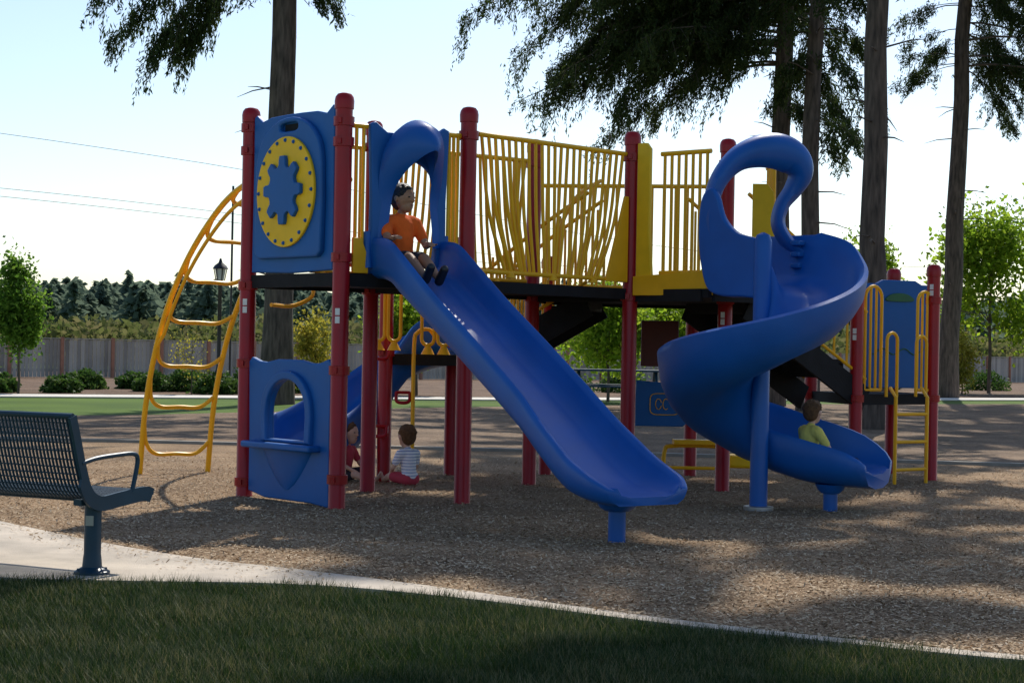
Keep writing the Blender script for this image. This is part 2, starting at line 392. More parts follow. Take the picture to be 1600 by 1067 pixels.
for i in range(18):
    z=r_.uniform(6.6,12); L2.append(lm(z,r_.uniform(-60,60),r_.uniform(1.0,2.6),.1,r_.uniform(.5,1.4),20,46,.2,1.2))
fir(6.05,40,.26,'fir with wide drooping dark branches over the bridge',L2,seed=2,crown0=12,lean=(.4,0),H=31)
L3=[lm(r_.uniform(5.8,10.5),r_.uniform(0,360),r_.uniform(.7,2.0),.1,r_.uniform(.4,1.1),22,42,.2) for i in range(18)]
fir(6.35,37,.22,'slim fir trunk beside a thicker one',L3,seed=3,crown0=11,lean=(.2,0),ncoarse=60,H=30)
fir(5.95,28.4,.23,'pale brown fir trunk standing at the mulch edge',
  [lm(8.2,200,1.4,.1,.6,12,30,.5),lm(7.9,-20,1.6,.1,.6,12,30,.6)],seed=4,crown0=9.5,ncoarse=60)
L5=[lm(r_.uniform(9.4,13.5),r_.uniform(-50,60),r_.uniform(1.8,4.2),.2,r_.uniform(.7,2.0),32,50,.22,1.2) for i in range(24)]+[lm(r_.uniform(9.2,12),r_.uniform(150,230),r_.uniform(1,2.6),.1,r_.uniform(.4,1.0),14,44,.4) for i in range(9)]
fir(12.75,50.6,.30,'reddish fir trunk leaning slightly with drooping branches',L5,seed=5,crown0=13,lean=(.9,0),H=30)

def decid(name,x,y,h,cz,rx,rz,mat,label,nl=5000,ls=.07,seed=0,r=.05,group=None):
    rg=np.random.default_rng(seed); T=thing(name,label,'tree',(x,y,0),group)
    b=MB(); b.tube(trunk_path((x,y,-.05),(x,y,cz+rz*.5),.015,rg,8),[r*(1-.09*i) for i in range(8)],8)
    K=18; cc=[]
    for i in range(K):
        a=rg.uniform(0,6.28); zz=rg.uniform(-.9,.9); rr=math.sqrt(max(0.05,1-zz*zz))*rg.uniform(.35,.8)
        tip=np.array([x+math.cos(a)*rx*rr,y+math.sin(a)*rx*rr,cz+zz*rz*.85]); cc.append(tip)
        s=V3((x,y,max(cz-rz*.8,tip[2]-rz*.6))); b.tube([s,s.lerp(V3(tip),.5)+V3((0,0,.04)),V3(tip)],[r*.35,r*.2,.006],5)
    b.obj('trunk',thinbark,T,recalc=False)
    cc=np.array(cc); idx=rg.integers(0,K,nl); sc=rg.uniform(.20,.42,K)
    Cc=cc[idx]+rg.normal(size=(nl,3))*sc[idx][:,None]*np.array([rx,rx,rz])*.75
    V,F=leaves(Cc,rg.normal(size=(nl,3)),ls,ls*.6,rg); rawmesh('crown',V,F,mat,T)
decid('young_tree',-10.95,38.4,3,2.0,.60,.95,decdark,'small round green tree on a thin trunk by the walk',6500,.05,11,.03)
decid('young_tree',16.3,59,6.3,3.9,1.9,2.2,decm,'sunlit yellow-green maple on a slim trunk',7500,.095,12,.07)
decid('young_tree',19.5,60,5,3.2,1.5,1.6,decm,'sunlit light green tree beside a maple',5500,.09,13,.06)
decid('young_tree',13.6,66,5,3.9,1.4,1.7,decm,'pale green tree behind a fir trunk',4500,.09,14,.06)
decid('young_tree',2.3,41,2.7,1.75,1.15,.95,decm,'small leafy green tree seen under the bridge',9000,.06,15,.04)
decid('young_tree',4.6,46,2.7,1.8,1.2,1.1,decm,'small leafy green tree beyond the mulch',8000,.06,16,.04)
decid('young_tree',-2.35,43,2.9,2.0,1.0,.95,decm,'bright green small tree beyond the tower',8000,.06,17,.04)
decid('young_tree',-4.45,39,2.2,1.2,.45,.85,yelm,'slim yellowing shrub tree beside a fir trunk',2600,.045,18,.02)
decid('young_tree',-7.4,40,1.9,1.0,.5,.6,yelm,'thin sparse young tree in the planting bed',450,.03,19,.015)
decid('young_tree',14.6,56,2.4,1.3,.6,1.0,yelm,'slim yellow-leaved sapling near a fir trunk',2800,.05,20,.03)
def shrub(x,y,r,mat=shrm,seed=0,label='low rounded dark green shrub in the planting bed'):
    rg=np.random.default_rng(seed+100); nl=int(1800)
    d=rg.normal(size=(nl,3)); d/=np.linalg.norm(d,axis=1,keepdims=True); d[:,2]=np.abs(d[:,2])
    lump=1+.22*np.sin(d[:,0]*5+seed)*np.cos(d[:,1]*4+d[:,2]*5)
    Cc=np.array([x,y,0.02])+d*(rg.uniform(.55,1.08,nl)*lump)[:,None]*np.array([r,r,r*.85])
    V,F=leaves(Cc,rg.normal(size=(nl,3))+d,.055,.03,rg)
    b=MB()
    T=thing('shrub',label,'shrub',(x,y,0),'shrubs along the fence')
    rawmesh('foliage',V,F,mat,T)
    for i in range(5):
        a=i*1.25; b.tube([(x,y,-.02),(x+math.cos(a)*r*.3,y+math.sin(a)*r*.3,r*.35),(x+math.cos(a)*r*.6,y+math.sin(a)*r*.6,r*.6)],[.02,.014,.006],5)
    b.obj('stems',thinbark,T,recalc=False)
sp=[(-11.6,39,.45),(-10.3,39.6,.42),(-10.6,43,.5),(-9.6,44,.45),(-8.7,42,.5),(-8.0,42.5,.62),(-7.0,41,.55),(-6.2,42,.7),(-5.6,43,.6),(-12.5,41,.5),(-4.0,44,.6),(.6,46,.6),(1.6,47,.6),(3.2,50,.7),(5.4,52,.7),(13.0,62,.8),(15.4,63,.7),(17.6,64,.8),(20.5,62,.8),(22,66,.9)]
for i,(x,y,r) in enumerate(sp): shrub(x,y,r,seed=i)
# distant woods & brush
rg=np.random.default_rng(5); parts=[]
for i in range(1300):
    x=rg.uniform(-80,95); y=rg.uniform(150,215); kind=rg.random()
    if kind<.035: H=rg.uniform(7.6,9.2); wd=.24
    elif kind<.4: H=rg.uniform(6.4,7.6); wd=.40
    else: H=rg.uniform(5.4,7.0); wd=.6
    H*=y/185
    nl=230; z=rg.random(nl)**1.1; rad=(1-z**(1.8 if wd>.5 else 1))*H*wd*(1+.2*np.sin(z*30+i))+.2
    a=rg.uniform(0,6.28,nl); q=np.sqrt(rg.random(nl))
    Cc=np.stack([x+np.cos(a)*rad*q,y+np.sin(a)*rad*q,.2+z*(H)],1)
    parts.append(leaves(Cc,np.stack([np.cos(a),np.sin(a),-.3+rg.normal(size=nl)*.3],1),.5,.3,rg))
V,F=merge(parts); o=rawmesh('distant_woods',V,F,forestm,recenter=False); tag(o,'far line of dark conifers beyond the fence','woods',kind='stuff')
parts=[]
for i in range(560):
    t=rg.random(); x=-50+130*t; y=72+rg.uniform(0,40)+max(0,x)*.75; r=rg.uniform(.7,1.6)*y/80
    nl=190; d=rg.normal(size=(nl,3)); d/=np.linalg.norm(d,axis=1,keepdims=True)
    Cc=np.array([x,y,rg.uniform(.5,1.3)])+d*(rg.uniform(.5,1.05,(nl,1)))*np.array([r*1.3,r*1.3,r*.95]); Cc[:,2]=np.abs(Cc[:,2])
    parts.append(leaves(Cc,rg.normal(size=(nl,3)),.19,.11,rg))
V,F=merge(parts); o=rawmesh('brush',V,F,brushm,recenter=False); tag(o,'rough olive and brown brush behind the fence','brush',kind='stuff')
# ------------------------------------------------------------------ lamp, wires, sign, picnic table
lp=thing('street_lamp','black lantern street lamp on a fluted post','street lamp',(-6.95,41,0))
b=MB(); b.lathe((-6.95,41,0),[(.2,0),(.2,.1),(.14,.2),(.11,.5),(.07,.6),(.05,.7),(.045,2.6),(.07,2.64),(.05,2.7)],14); b.obj('post',blackm,lp)
b=MB(); b.lathe((-6.95,41,2.7),[(.09,0),(.14,.26),(.14,.27)],6); b.obj('lantern_glass',glassm,lp)
b=MB(); b.lathe((-6.95,41,2.97),[(.19,0),(.14,.08),(.05,.15),(.02,.25)],12); 
for i in range(6):
    a=i*math.pi/3; b.tube([(-6.95+.1*math.cos(a),41+.1*math.sin(a),2.69),(-6.95+.155*math.cos(a),41+.155*math.sin(a),2.98)],.012,4)
b.obj('lantern_cap',blackm,lp)
fp=thing('flag_pole','thin tall dark pole beyond the walk','pole',(-7.5,46,0))
b=MB(); b.tube([(-7.5,46,0),(-7.5,46,5.4)],.03,8); b.lathe((-7.5,46,0),[(.09,0),(.09,.12),(.04,.2)],10); b.obj('shaft',blackm,fp)
for i,(z0,z1,zm) in enumerate([(9.6,3.0,5.6),(7.0,2.6,4.3),(6.7,2.3,3.9)]):
    b=MB(); b.tube(cat([(-32,66,z0+.9),(-13,72,(z0+zm)/2+1.1),(12,80,zm),(45,92,z1+3.2)],10),.010,5)
    o=b.obj('power_line',blackm); tag(o,'thin dark overhead wire against the sky','power line','overhead wires')
sg=thing('street_sign','small green sign on a thin post','sign',(20.6,58,0))
b=MB(); b.tube([(20.6,58,0),(20.6,58,1.15)],.03,8); b.obj('post',steel,sg)
b=MB(); b.box((20.6,57.95,.85),(.5,.02,.75)); b.obj('sign_panel',green_p,sg,bevel=.005)
pt=thing('picnic_table','dark teal picnic table beyond the play area','picnic table',(2.2,36,0))
b=MB(); 
for i in range(5): b.box((2.2,35.7+i*.15,.8),(2.3,.152,.04))
b.obj('tabletop',teal,pt)
for yy in (35.25,36.75):
    b=MB(); b.box((2.2,yy,.48),(2.3,.26,.04)); b.obj('bench_seat',teal,pt)
for xx in (1.4,3.0):
    b=MB(); b.tube([(xx,35.3,0),(xx,35.85,.78)],.035); b.tube([(xx,36.7,0),(xx,36.15,.78)],.035); b.tube([(xx,35.2,.45),(xx,36.8,.45)],.03); b.obj('leg',teal,pt)
# ------------------------------------------------------------------ play structure
PS=thing('play_structure','red, blue and yellow playground climbing structure with slides on wood chips','playground structure',(.5,14.5,0))
P1=V3((-2.087,13.61,0));P2=V3((-1.266,12.71,0));P3=V3((-.363,13.33,0));P4=V3((-1.169,14.25,0));P5=V3((.99,14.62,0));P6=V3((.172,15.3,0));P8=V3((1.845,15.0,0))
P9=V3((3.23,16.2,0));P10=V3((4.09,16.8,0))
DZ=1.74
def post(p,h,col,sticker=None):
    b=MB(); r=.0635
    b.lathe(p,[(r*1.04,-.02),(r*1.04,.01),(r,.015),(r,h-.12),(r+.008,h-.118),(r+.010,h-.06),(r+.004,h-.03),(r*.8,h-.008),(r*.4,h),(.005,h+.003)],24)
    for c in col:
        b.lathe((p.x,p.y,c-.035),[(r-.002,0),(r+.014,.002),(r+.014,.068),(r-.002,.07)],24)
        d=V3((-.3,-1,0)).normalized(); b.box(p+d*(r+.02)+V3((0,0,c)),(.035,.03,.04),X=(d.y,-d.x,0))
    if sticker:
        d=V3((.0-p.x,-p.y,0)).normalized()*1
        d=(d+V3((-.35,0,0))).normalized(); 
        for q in(-1,1): b.box(p+d*(r+.001)+V3((0,0,sticker+q*.03)),(.035,.004,.05),X=(d.y,-d.x,0),mi=1)
    return b.obj('post',[red,white],PS)
post(P1,3.06,[.12,1.05,1.66,2.9,2.72],1.5);post(P2,3.06,[.22,1.02,1.85,2.85,2.7],1.42);post(P3,3.06,[1.66,2.84],None);post(P4,3.06,[1.66,2.84]);post(P5,3.06,[1.66,2.84],None);post(P6,3.06,[1.66,2.84]);post(P8,3.06,[1.66,2.84],1.5)
post(V3((.34,16.6,0)),2.1,[1.2]);post(V3((-.56,16.3,0)),2.25,[1.15]);post(V3((-1.12,15.35,0)),1.9,[1.15])
post(V3((1.75,16.8,0)),1.72,[1.6]);post(P9,2.1,[.8,1.85],1.4);post(P10,2.1,[.8,1.75],1.85);post(V3((3.0,17.3,0)),2.1,[.8]);post(V3((3.9,17.7,0)),2.1,[.8])
def deck(pts,z,th=.07,name='deck'):
    b=MB(); b.prism([(p[0],p[1]) for p in pts],z-th,z)
    k=len(pts)
    for i in range(k):
        a=V3((*pts[i][:2],z-th/2));c=V3((*pts[(i+1)%k][:2],z-th/2)); b.box((a+c)/2-V3((0,0,.015)),((a-c).length-.13,.03,th+.03),X=(c-a))
    return b.obj(name,black,PS)
deck([P1,P2,P3,P4],DZ); deck([P3,P5,P6,P4],DZ-.012,.06,'bridge_floor')
deck([P5,(1.58,14.0),(2.08,14.42),(2.2,15.4),(1.75,16.7),(.5,16.5),P6],DZ-.02)
deck([(-1.12,15.35),(-.35,15.5),(.1,16.3),(-.56,16.5)],1.14)
deck([P9,P10,(3.9,17.7),(3.0,17.3)],.84)
rk=np.random.default_rng(21)
def rail(A,B,n,z0,z1,r=.014,name='railing',s0=0,s1=0,feet=True,jit=0,bow=0):
    b=MB(); A=V3(A);B=V3(B); d=(B-A)
    b.tube([A+V3((0,0,z1)),B+V3((0,0,z1))],.02,10); b.tube([A+V3((0,0,z0)),B+V3((0,0,z0))],.018,10)
    for i in range(n):
        t=(i+.5)/n; tb=t+s0*(.5-t)+s1+rk.normal()*jit
        p=A+d*t+V3((0,0,z1)); q=A+d*min(.98,max(.02,tb))+V3((0,0,z0)); m=p.lerp(q,.55)+d*(bow*(.5-t))
        b.tube(cat([p,m,q],4) if bow else [p,m,q],r,8)
    if feet:
        for t in (.22,.5,.78):
            c=A+d*t+V3((0,0,z0-.01)); b.lathe(c+V3((0,0,-.03)),[(.045,0),(.04,.02),(.015,.05)],10)
    return b.obj(name,yellow,PS)
up=lambda z:V3((0,0,z))
rail(P3+V3((.07,.05,0)),P5-V3((.06,.06,0)),23,1.80,2.86,s0=.34,jit=.01,bow=-.08)
rail(P4+V3((.1,.08,0)),P6-V3((.06,.06,0)),24,1.80,2.86,s0=-.35,jit=.01,bow=.08)
rail(P4+V3((-.06,-.03,0)),P1+V3((.45,.3,0)),5,1.80,2.83)
rail(V3((.25,16.35,0)),V3((2.0,16.1,0)),16,1.80,2.75,feet=False)
bd=(P5-P3).normalized(); bn=V3((bd.y,-bd.x,0))
plate('wedge_panel',[[(-.08,1.78),(-.34,1.78),(-.12,2.5),(-.08,2.5)]],.03,.006,P5,bd,bn,yellow,PS,center=.03)
b=MB(); b.tube(cat([P3+bd*1.25-bn*.25+up(1.8),P3+bd*1.27-bn*.25+up(2.2),P3+bd*1.5-bn*.28+up(2.5),P3+bd*1.85-bn*.35+up(2.66)],8),.018)
b.obj('grab_rail',yellow,PS)
# front faces of first tower: railings either side of hood
fl=(P3-P2).normalized(); fn=V3((fl.y,-fl.x,0)); FC=(P2+P3)/2
def siderail(a0,a1,n):
    rail(FC+fl*a0,FC+fl*a1,n,1.8,2.83,feet=False)
siderail(-.47,-.35,2); siderail(.35,.47,3)
plate('corner_bracket',[[(-.47,1.74),(-.34,1.74),(-.34,1.86),(-.40,2.0),(-.47,2.0)]],.03,.006,FC,fl,fn,yellow,PS,center=.02)
# right tower front railing
Q=V3((1.60,14.12,0)); qd=(Q-P5).normalized(); qn=V3((qd.y,-qd.x,0))
rail(P5+qd*.3,Q,7,1.86,2.85,feet=False)
plate('entry_panel',[[(.08,1.80),(.24,1.80),(.21,2.2),(.21,2.9),(.17,2.95),(.08,2.95)]],.04,.008,P5,qd,qn,yellowp,PS,center=.02)
plate('kick_plate',[[(.07,1.67),(.86,1.67),(.86,1.83),(.8,1.87),(.07,1.83)]],.025,.005,P5,qd,qn,yellow,PS,center=.05)
rail(V3((2.2,14.6,0)),V3((2.25,15.4,0)),5,1.8,2.85,feet=False)
plate('entry_panel',[[(0,1.76),(.18,1.76),(.18,2.55),(.12,2.62),(0,2.62)]],.03,.006,V3((1.99,14.45,0)),V3((1,0,0)),V3((0,-1,0)),yellowp,PS)
# ---- gear panel
C1=(P1+P2)/2; l1=(P2-P1).normalized(); n1=V3((l1.y,-l1.x,0)); 
if n1.y>0: n1=-n1
def sc2(pts,n=6): return [(p.x,p.y) for p in cat([(a,b_,0) for a,b_ in pts],n,True)]
GP=plate('gear_panel',[[(-.53,1.76),(0,1.745),(.53,1.76),(.53,2.2),(.525,2.6),(.53,2.97),(.50,2.985),(.42,2.93),(.3,2.955),(.1,2.96),(-.1,2.96),(-.3,2.955),(-.42,2.93),(-.50,2.985),(-.53,2.97),(-.525,2.6)]],.05,.012,C1,l1,n1,blue2,PS)
def ellipse(cx,cz,rx,rz,n=40,p=2.0,a0=0): 
    out=[]
    for i in range(n):
        a=a0+2*math.pi*i/n; c,s=math.cos(a),math.sin(a); out.append((cx+rx*abs(c)**(2/p)*(1 if c>0 else -1),cz+rz*abs(s)**(2/p)*(1 if s>0 else -1)))
    return out
arch=[(-.43,1.90),(-.38,1.86),(.38,1.86),(.43,1.90),(.44,2.3),(.43,2.55)]+[(.42*math.cos(a),2.6+.33*math.sin(a)) for a in np.linspace(.1,3.04,16)]+[(-.43,2.55),(-.44,2.3)]
plate('raised_arch',[arch,ellipse(0,2.855,.12,.035,20,3)],.05,.015,C1,l1,n1,blue2,GP,center=.045)
b=MB(); b.box(C1+up(2.855)+n1*.027,(.2,.004,.05),X=l1); b.obj('slot_shade_plate',black,GP)  # black plate stands in for the darkness inside the slot hole
DK=plate('disc',[ellipse(0,2.36,.375,.42,56)],.025,.006,C1,l1,n1,yellowp,GP,center=.082)
g=[]
for i in range(8):
    a=2*math.pi*i/8
    for da,rr in ((-.33,.185),(-.24,.195),(-.19,.235),(-.13,.262),(.13,.262),(.19,.235),(.24,.195),(.33,.185)):
        g.append((rr*.92*math.sin(a+da),2.37+rr*math.cos(a+da)))
plate('gear',[g],.035,.006,C1,l1,n1,blue2,GP,center=.11)
for i in range(20):
    a=2*math.pi*i/20; pz=C1+l1*(.345*math.cos(a))+up(2.36+.39*math.sin(a))+n1*.095
    b=MB(); b.ell(pz,(.016,.016,.016),n=8); b.obj('bolt',blue2,GP)
# ---- lower window panel
win=[(-.24,.48),(.26,.48),(.27,.66)]+[(.01+.255*math.cos(a),.70+.24*math.sin(a)) for a in np.linspace(0.1,3.04,14)]+[(-.25,.66)]
LPn=plate('window_panel',[[(-.52,.06),(-.3,.02),(.3,.02),(.54,.0),(.53,.5),(.54,1.07),(.5,1.10),(.4,1.07),(.3,1.065),(.15,1.09),(-.15,1.09),(-.3,1.065),(-.4,1.07),(-.5,1.10),(-.54,1.07),(-.52,.5)],win],.05,.012,C1,l1,n1,blue2,PS)
win_o=[(-.31,.46),(.33,.46),(.34,.66)]+[(.01+.325*math.cos(a),.70+.305*math.sin(a)) for a in np.linspace(0.1,3.04,14)]+[(-.32,.66)]
plate('window_frame',[win_o,win],.05,.012,C1,l1,n1,blue2,LPn,center=.04)
b=MB(); b.box(C1-l1*.02+up(.43)+n1*.075,(.90,.13,.05),X=l1); b.obj('shelf',blue2,LPn,bevel=.015)
b=MB()
fr=[];pr=[]
for t in np.linspace(0,1,8):
    w=.30*(1-t)**.7+.03; fr.append((C1+up(.41-.31*t)+n1*.02,l1,n1)); pr.append([(w*math.cos(a),.06*(1-t*.8)*math.sin(a)) for a in np.linspace(0,math.pi,12)])
b.sweep(fr,pr); b.obj('cone_relief',blue2,LPn)
# ---- slide hood
HD=plate('slide_hood',[[(-.33,1.78),(-.24,1.78),(-.235,2.3)]+[(-.235*math.cos(a),2.38+.22*math.sin(a)) for a in np.linspace(.1,3.04,14)]+[(.235,2.3),(.24,1.78),(.33,1.78),(.325,2.3),(.345,2.85),(.30,2.87),(.2,2.80),(-.2,2.80),(-.30,2.87),(-.345,2.85),(-.325,2.3)]],.05,.012,FC,fl,fn,blue2,PS,center=.02)
b=MB(); fr=[];pr=[]
AA=list(np.linspace(0,math.pi,33))
for i,a in enumerate(AA):
    s=math.sin(a); c=math.cos(a)
    o=FC+fl*(.215*c*(1-.12*s))+up(2.25+.46*s**.85)
    L=V3((0,0,1))*s+fl*c; L.normalize()
    dep=.03+.36*s**1.8
    fr.append((o,L,fn)); pr.append([(0,0.03),(.03+.12*s,.03),(.035+.15*s,.03+dep*.35),(.02+.10*s,.03+dep*.75),(-.02-.0*s,.03+dep),(-.045-.02*s,.03+dep*.97),(-.01+.03*s,.03+dep*.6),(-.01+.06*s,.03+dep*.3)])
fr=[(FC+fl*.245+up(1.95),fl,fn),(FC+fl*.235+up(2.1),fl,fn)]+fr+[(FC-fl*.235+up(2.1),-fl,fn),(FC-fl*.245+up(1.95),-fl,fn)]
pr=[pr[0],pr[0]]+pr+[pr[-1],pr[-1]]
b.sweep(fr,pr); b.obj('canopy',blue,HD,angle=60)
# ---- straight slide
def uprof(w,h,th=.05,fl_=0):
    R=[(0,0),(w*.5,.0),(w*.74,.015),(w*.86,.06),(w*.90,h*.75),(w*.93,h*.95),(w*.985,h*1.02),(w*1.05,h*.96),(w*1.08,h*.78),(w*1.04,h*.2),(w*.98,-.02),(w*.8,-th)]
    Lh=[(-a,b_) for a,b_ in R[1:]][::-1]
    return R+[(0,-th)]+Lh
prf=[(-.06,1.755,.24),(.1,1.75,.25),(.28,1.70,.27),(.45,1.60,.27),(.9,1.345,.23),(1.4,1.055,.22),(1.9,.76,.21),(2.2,.565,.20),(2.42,.43,.20),(2.58,.355,.18),(2.74,.325,.14),(2.86,.315,.10),(2.95,.31,.05)]
ks=cat([(a,b_,c) for a,b_,c in prf],5)
fr=[];pr=[]
for p in ks:
    t,z,h=p.x,p.y,p.z
    w=.30+ (.045*min(1,max(0,(t-2.0)/.6)))
    if t>2.8: w-= .06*((t-2.8)/.15)**2
    fr.append((FC+fn*t+up(z),fl,up(1))); pr.append(uprof(w,h))
SL=MB(); SL.sweep(fr,pr); SLO=SL.obj('slide',blue,PS,angle=60)
b=MB(); c=FC+fn*2.64; b.lathe(c,[(.055,-.02),(.055,.25)],16); b.lathe(c+up(.20),[(.08,0),(.11,.02),(.14,.07),(.15,.10)],16); b.obj('leg',blue,SLO)
for sgn in(-1,1):
    b=MB(); b.tube([FC+fl*(.335*sgn)+fn*.02+up(1.78),FC+fl*(.335*sgn)+fn*.0+up(2.05)],.035,12); b.obj('entry_grip',blue,SLO)
# ---- spiral slide
CC=V3((1.91,13.24,0)); D=math.radians
ang=[(45,1.735,.44),(20,1.66,.42),(0,1.56,.36),(-45,1.36,.31),(-90,1.17,.31),(-135,1.01,.34),(-180,.84,.39),(-225,.62,.45),(-262,.46,.44),(-300,.37,.38)]
def sprof(h,inner=.16,ro=.78):
    k=ro/.78
    return [(.06,inner),(.085,inner+.02),(.11,inner-.01),(.15,.06),(.2,.015),(.3,.0),(.45,.0),(.56,.03),(.655*k,.11),(.71*k,h*.7),(.735*k,h*.93),(.765*k,h),(.795*k,h*.94),(.79*k,h*.8),(.765*k,h*.4),(.71*k,.04),(.62*k,-.05),(.45,-.09),(.28,-.08),(.14,-.04),(.07,.05)]
def eprof(hn,hf,w,c=.42,th=.09):
    q=[(-1.05,hn*.8),(-1.0,hn),(-.93,hn*.95),(-.86,hn*.35),(-.7,.03),(-.4,0),(0,0),(.4,0),(.7,.03),(.86,hf*.35),(.9,hf*.75),(.95,hf),(1.03,hf),(1.07,hf*.85),(1.04,hf*.4),(.98,.0),(.8,-th*.7),(.4,-th),(-.2,-th),(-.7,-th*.7),(-1.02,.03)]
    return [(c+a*w,b_) for a,b_ in q]
fr=[];pr=[]
T0=V3((math.sin(D(45)),-math.cos(D(45)),0)); R0=V3((math.cos(D(45)),math.sin(D(45)),0))
for t in np.linspace(.62,.06,6): fr.append((CC-T0*t+up(1.74),R0,up(1))); pr.append(sprof(.42,.2))
for p in cat(ang,8):
    a=D(p.x); fr.append((CC+up(p.y),V3((math.cos(a),math.sin(a),0)),up(1)))
    pr.append(sprof(p.z,.16+(.08 if p.x<-240 else 0)))
a=D(-300); R1=V3((math.cos(a),math.sin(a),0)); T1=V3((math.sin(a),-math.cos(a),0))
T1=(T1+V3((.12,.0,0))).normalized()
for t,z,hn,hf,w,mx_ in ((.10,.35,.26,.37,.35,.35),(.2,.33,.25,.36,.35,.7),(.32,.315,.24,.34,.355,1),(.45,.305,.22,.31,.365,1),(.56,.30,.20,.27,.37,1),(.66,.298,.17,.21,.37,1),(.74,.296,.13,.15,.35,1),(.79,.295,.08,.09,.32,1)):
    s_=sprof(.36,.24); e_=eprof(hn,hf,w,th=.11)
    fr.append((CC+T1*t+up(z),R1,up(1))); pr.append([(a1*(1-mx_)+a2*mx_,b1*(1-mx_)+b2*mx_) for (a1,b1),(a2,b2) in zip(s_,e_)])
b=MB(); b.sweep(fr,pr); SPO=b.obj('spiral_slide',blue,PS,angle=60)
b=MB(); b.lathe(CC,[(.11,-.01),(.11,.02),(.068,.03),(.068,2.06),(.05,2.11),(.01,2.13)],20); b.obj('column',blue,SPO)
b=MB(); b.lathe(CC,[(.115,.0),(.115,.035),(.07,.04)],20); b.obj('base_flange',steel,SPO)
lg=CC+T1*.46+R1*.30; b=MB(); b.lathe(lg,[(.055,-.02),(.055,.20)],14); b.lathe(lg+up(.14),[(.07,0),(.10,.03),(.12,.07)],14); b.obj('leg',blue,SPO)
# front entry sheet
nrm=V3((-T0.y,T0.x,0)); nrm=nrm if nrm.y<0 else -nrm
sh=sc2([(0,1.64),(-.2,1.64),(-.40,1.65),(-.53,1.72),(-.60,1.95),(-.62,2.2),(-.59,2.42),(-.50,2.5),(-.43,2.42),(-.37,2.26),(-.24,2.14),(-.06,2.09),(.02,2.07),(.03,1.8)],5)
plate('entry_side',[sh],.06,.018,CC,T0,nrm,blue,SPO,center=0)
hp=[(1.56,13.66,2.05),(1.55,13.66,2.3),(1.61,13.67,2.55),(1.75,13.7,2.73),(1.93,13.74,2.81),(2.11,13.8,2.82),(2.25,13.86,2.76),(2.30,13.9,2.65),(2.25,13.95,2.53),(2.17,13.97,2.41),(2.14,13.97,2.25),(2.22,13.95,2.10),(2.36,13.9,1.98)]
hs=cat(hp,6); fr=[];pr=[]
for i,p in enumerate(hs):
    t=(hs[min(i+1,len(hs)-1)]-hs[max(i-1,0)]); t.y*=.3; t.normalize()
    l=V3((-t.z,0,t.x)).normalized(); tt=i/len(hs)
    w=.055+.09*math.exp(-((tt-.42)/.19)**2)
    fr.append((p,l,V3((0,-1,0)))); pr.append([(w,-.12),(w*1.02,-.04),(w*.8,.05),(w*.3,.09),(-w*.3,.08),(-w*.8,.03),(-w,-.06),(-w*.85,-.06),(-w*.6,.01),(-w*.2,.05),(w*.25,.06),(w*.65,.02),(w*.88,-.05),(w*.88,-.12)])
b=MB(); b.sweep(fr,pr); b.obj('hood',blue,SPO,angle=60)
for z in (1.82,1.91,2.0,2.09):
    b=MB(); b.box(CC+R0*.67-T0*.16+up(z),(.09,.08,.04),X=T0); b.obj('moulded_notch',blue2,SPO,bevel=.01)
# ---- arch climber
FCc=V3((-1.65,13.95,0)); cn=V3((-.6,.8,0)).normalized(); cl=V3((.8,.6,0)).normalized()
prof=cat([(-.05,2.56,0),(.35,2.53,0),(.84,2.37,0),(1.38,2.02,0),(1.80,1.60,0),(2.08,1.16,0),(2.28,.62,0),(2.38,-.03,0)],6)
b=MB()
def cp(t_i,s,dz=0,dt=0): p=prof[t_i]; return FCc+cn*(p.x+dt)+cl*s+up(p.y+dz)
for s in(-.34,.34): b.tube([cp(i,s) for i in range(len(prof))],.025,10)
b.tube([cp(i,-.34,-.11,-.03) for i in range(0,28)]+[cp(30,-.34)],.016,8)
CL=b.obj('arch_climber',yellow,PS)
for d_ in (40,36,32,27,22,17,12,7):
    L=[cp(d_-3,-.34),cp(d_-1,-.30,-.01),cp(d_,-.20),cp(d_,.0,-.005),cp(d_,.2,-.005),cp(d_-1,.34)]
    b=MB(); b.tube(cat(L,6),.019,8); b.obj('rung',yellow,CL)
b=MB(); b.tube(cat([(-1.95,14.0,1.72),(-1.85,14.25,1.74),(-1.68,14.3,1.70),(-1.66,14.25,1.60),(-1.8,14.15,1.52),(-1.95,13.95,1.52)],6),.017,8); b.obj('grab_loop',yellow,CL)
# ---- rear low slide, grips, pods
path=cat([(-.50,15.9,1.18),(-.8,15.98,1.12),(-1.05,15.98,.95),(-1.3,15.9,.68),(-1.55,15.72,.45),(-1.75,15.45,.30),(-1.88,15.15,.26)],6)
fr=[];pr=[]
for i,p in enumerate(path):
    t=(path[min(i+1,len(path)-1)]-path[max(i-1,0)]); t.z=0; t.normalize()
    fr.append((p,V3((-t.y,t.x,0)),up(1))); pr.append(uprof(.37,.30 if i<len(path)-4 else .18,.12))
b=MB(); b.sweep(fr,pr); b.obj('low_slide',blue,PS,angle=60)
def hoop(c,X,w,z0,z1,nb=0,r=.016,name='grab_hoop'):
    c=V3(c);X=V3(X).normalized(); rr=w/2; b=MB()
    P=[c-X*rr+up(z0)]+[c-X*rr*math.cos(a)+up(z1-rr+rr*math.sin(a)) for a in np.linspace(0,math.pi,9)]+[c+X*rr+up(z0)]
    b.tube(P,r,8)
    for i in range(nb):
        x=-rr+w*(i+1)/(nb+1); b.tube([c+X*x+up(z0),c+X*x+up(z1-rr+math.sqrt(rr*rr-x*x))],r*.8,8)
    if nb: b.tube([c-X*rr+up(z0),c+X*rr+up(z0)],r,8)
    return b.obj(name,yellow,PS)
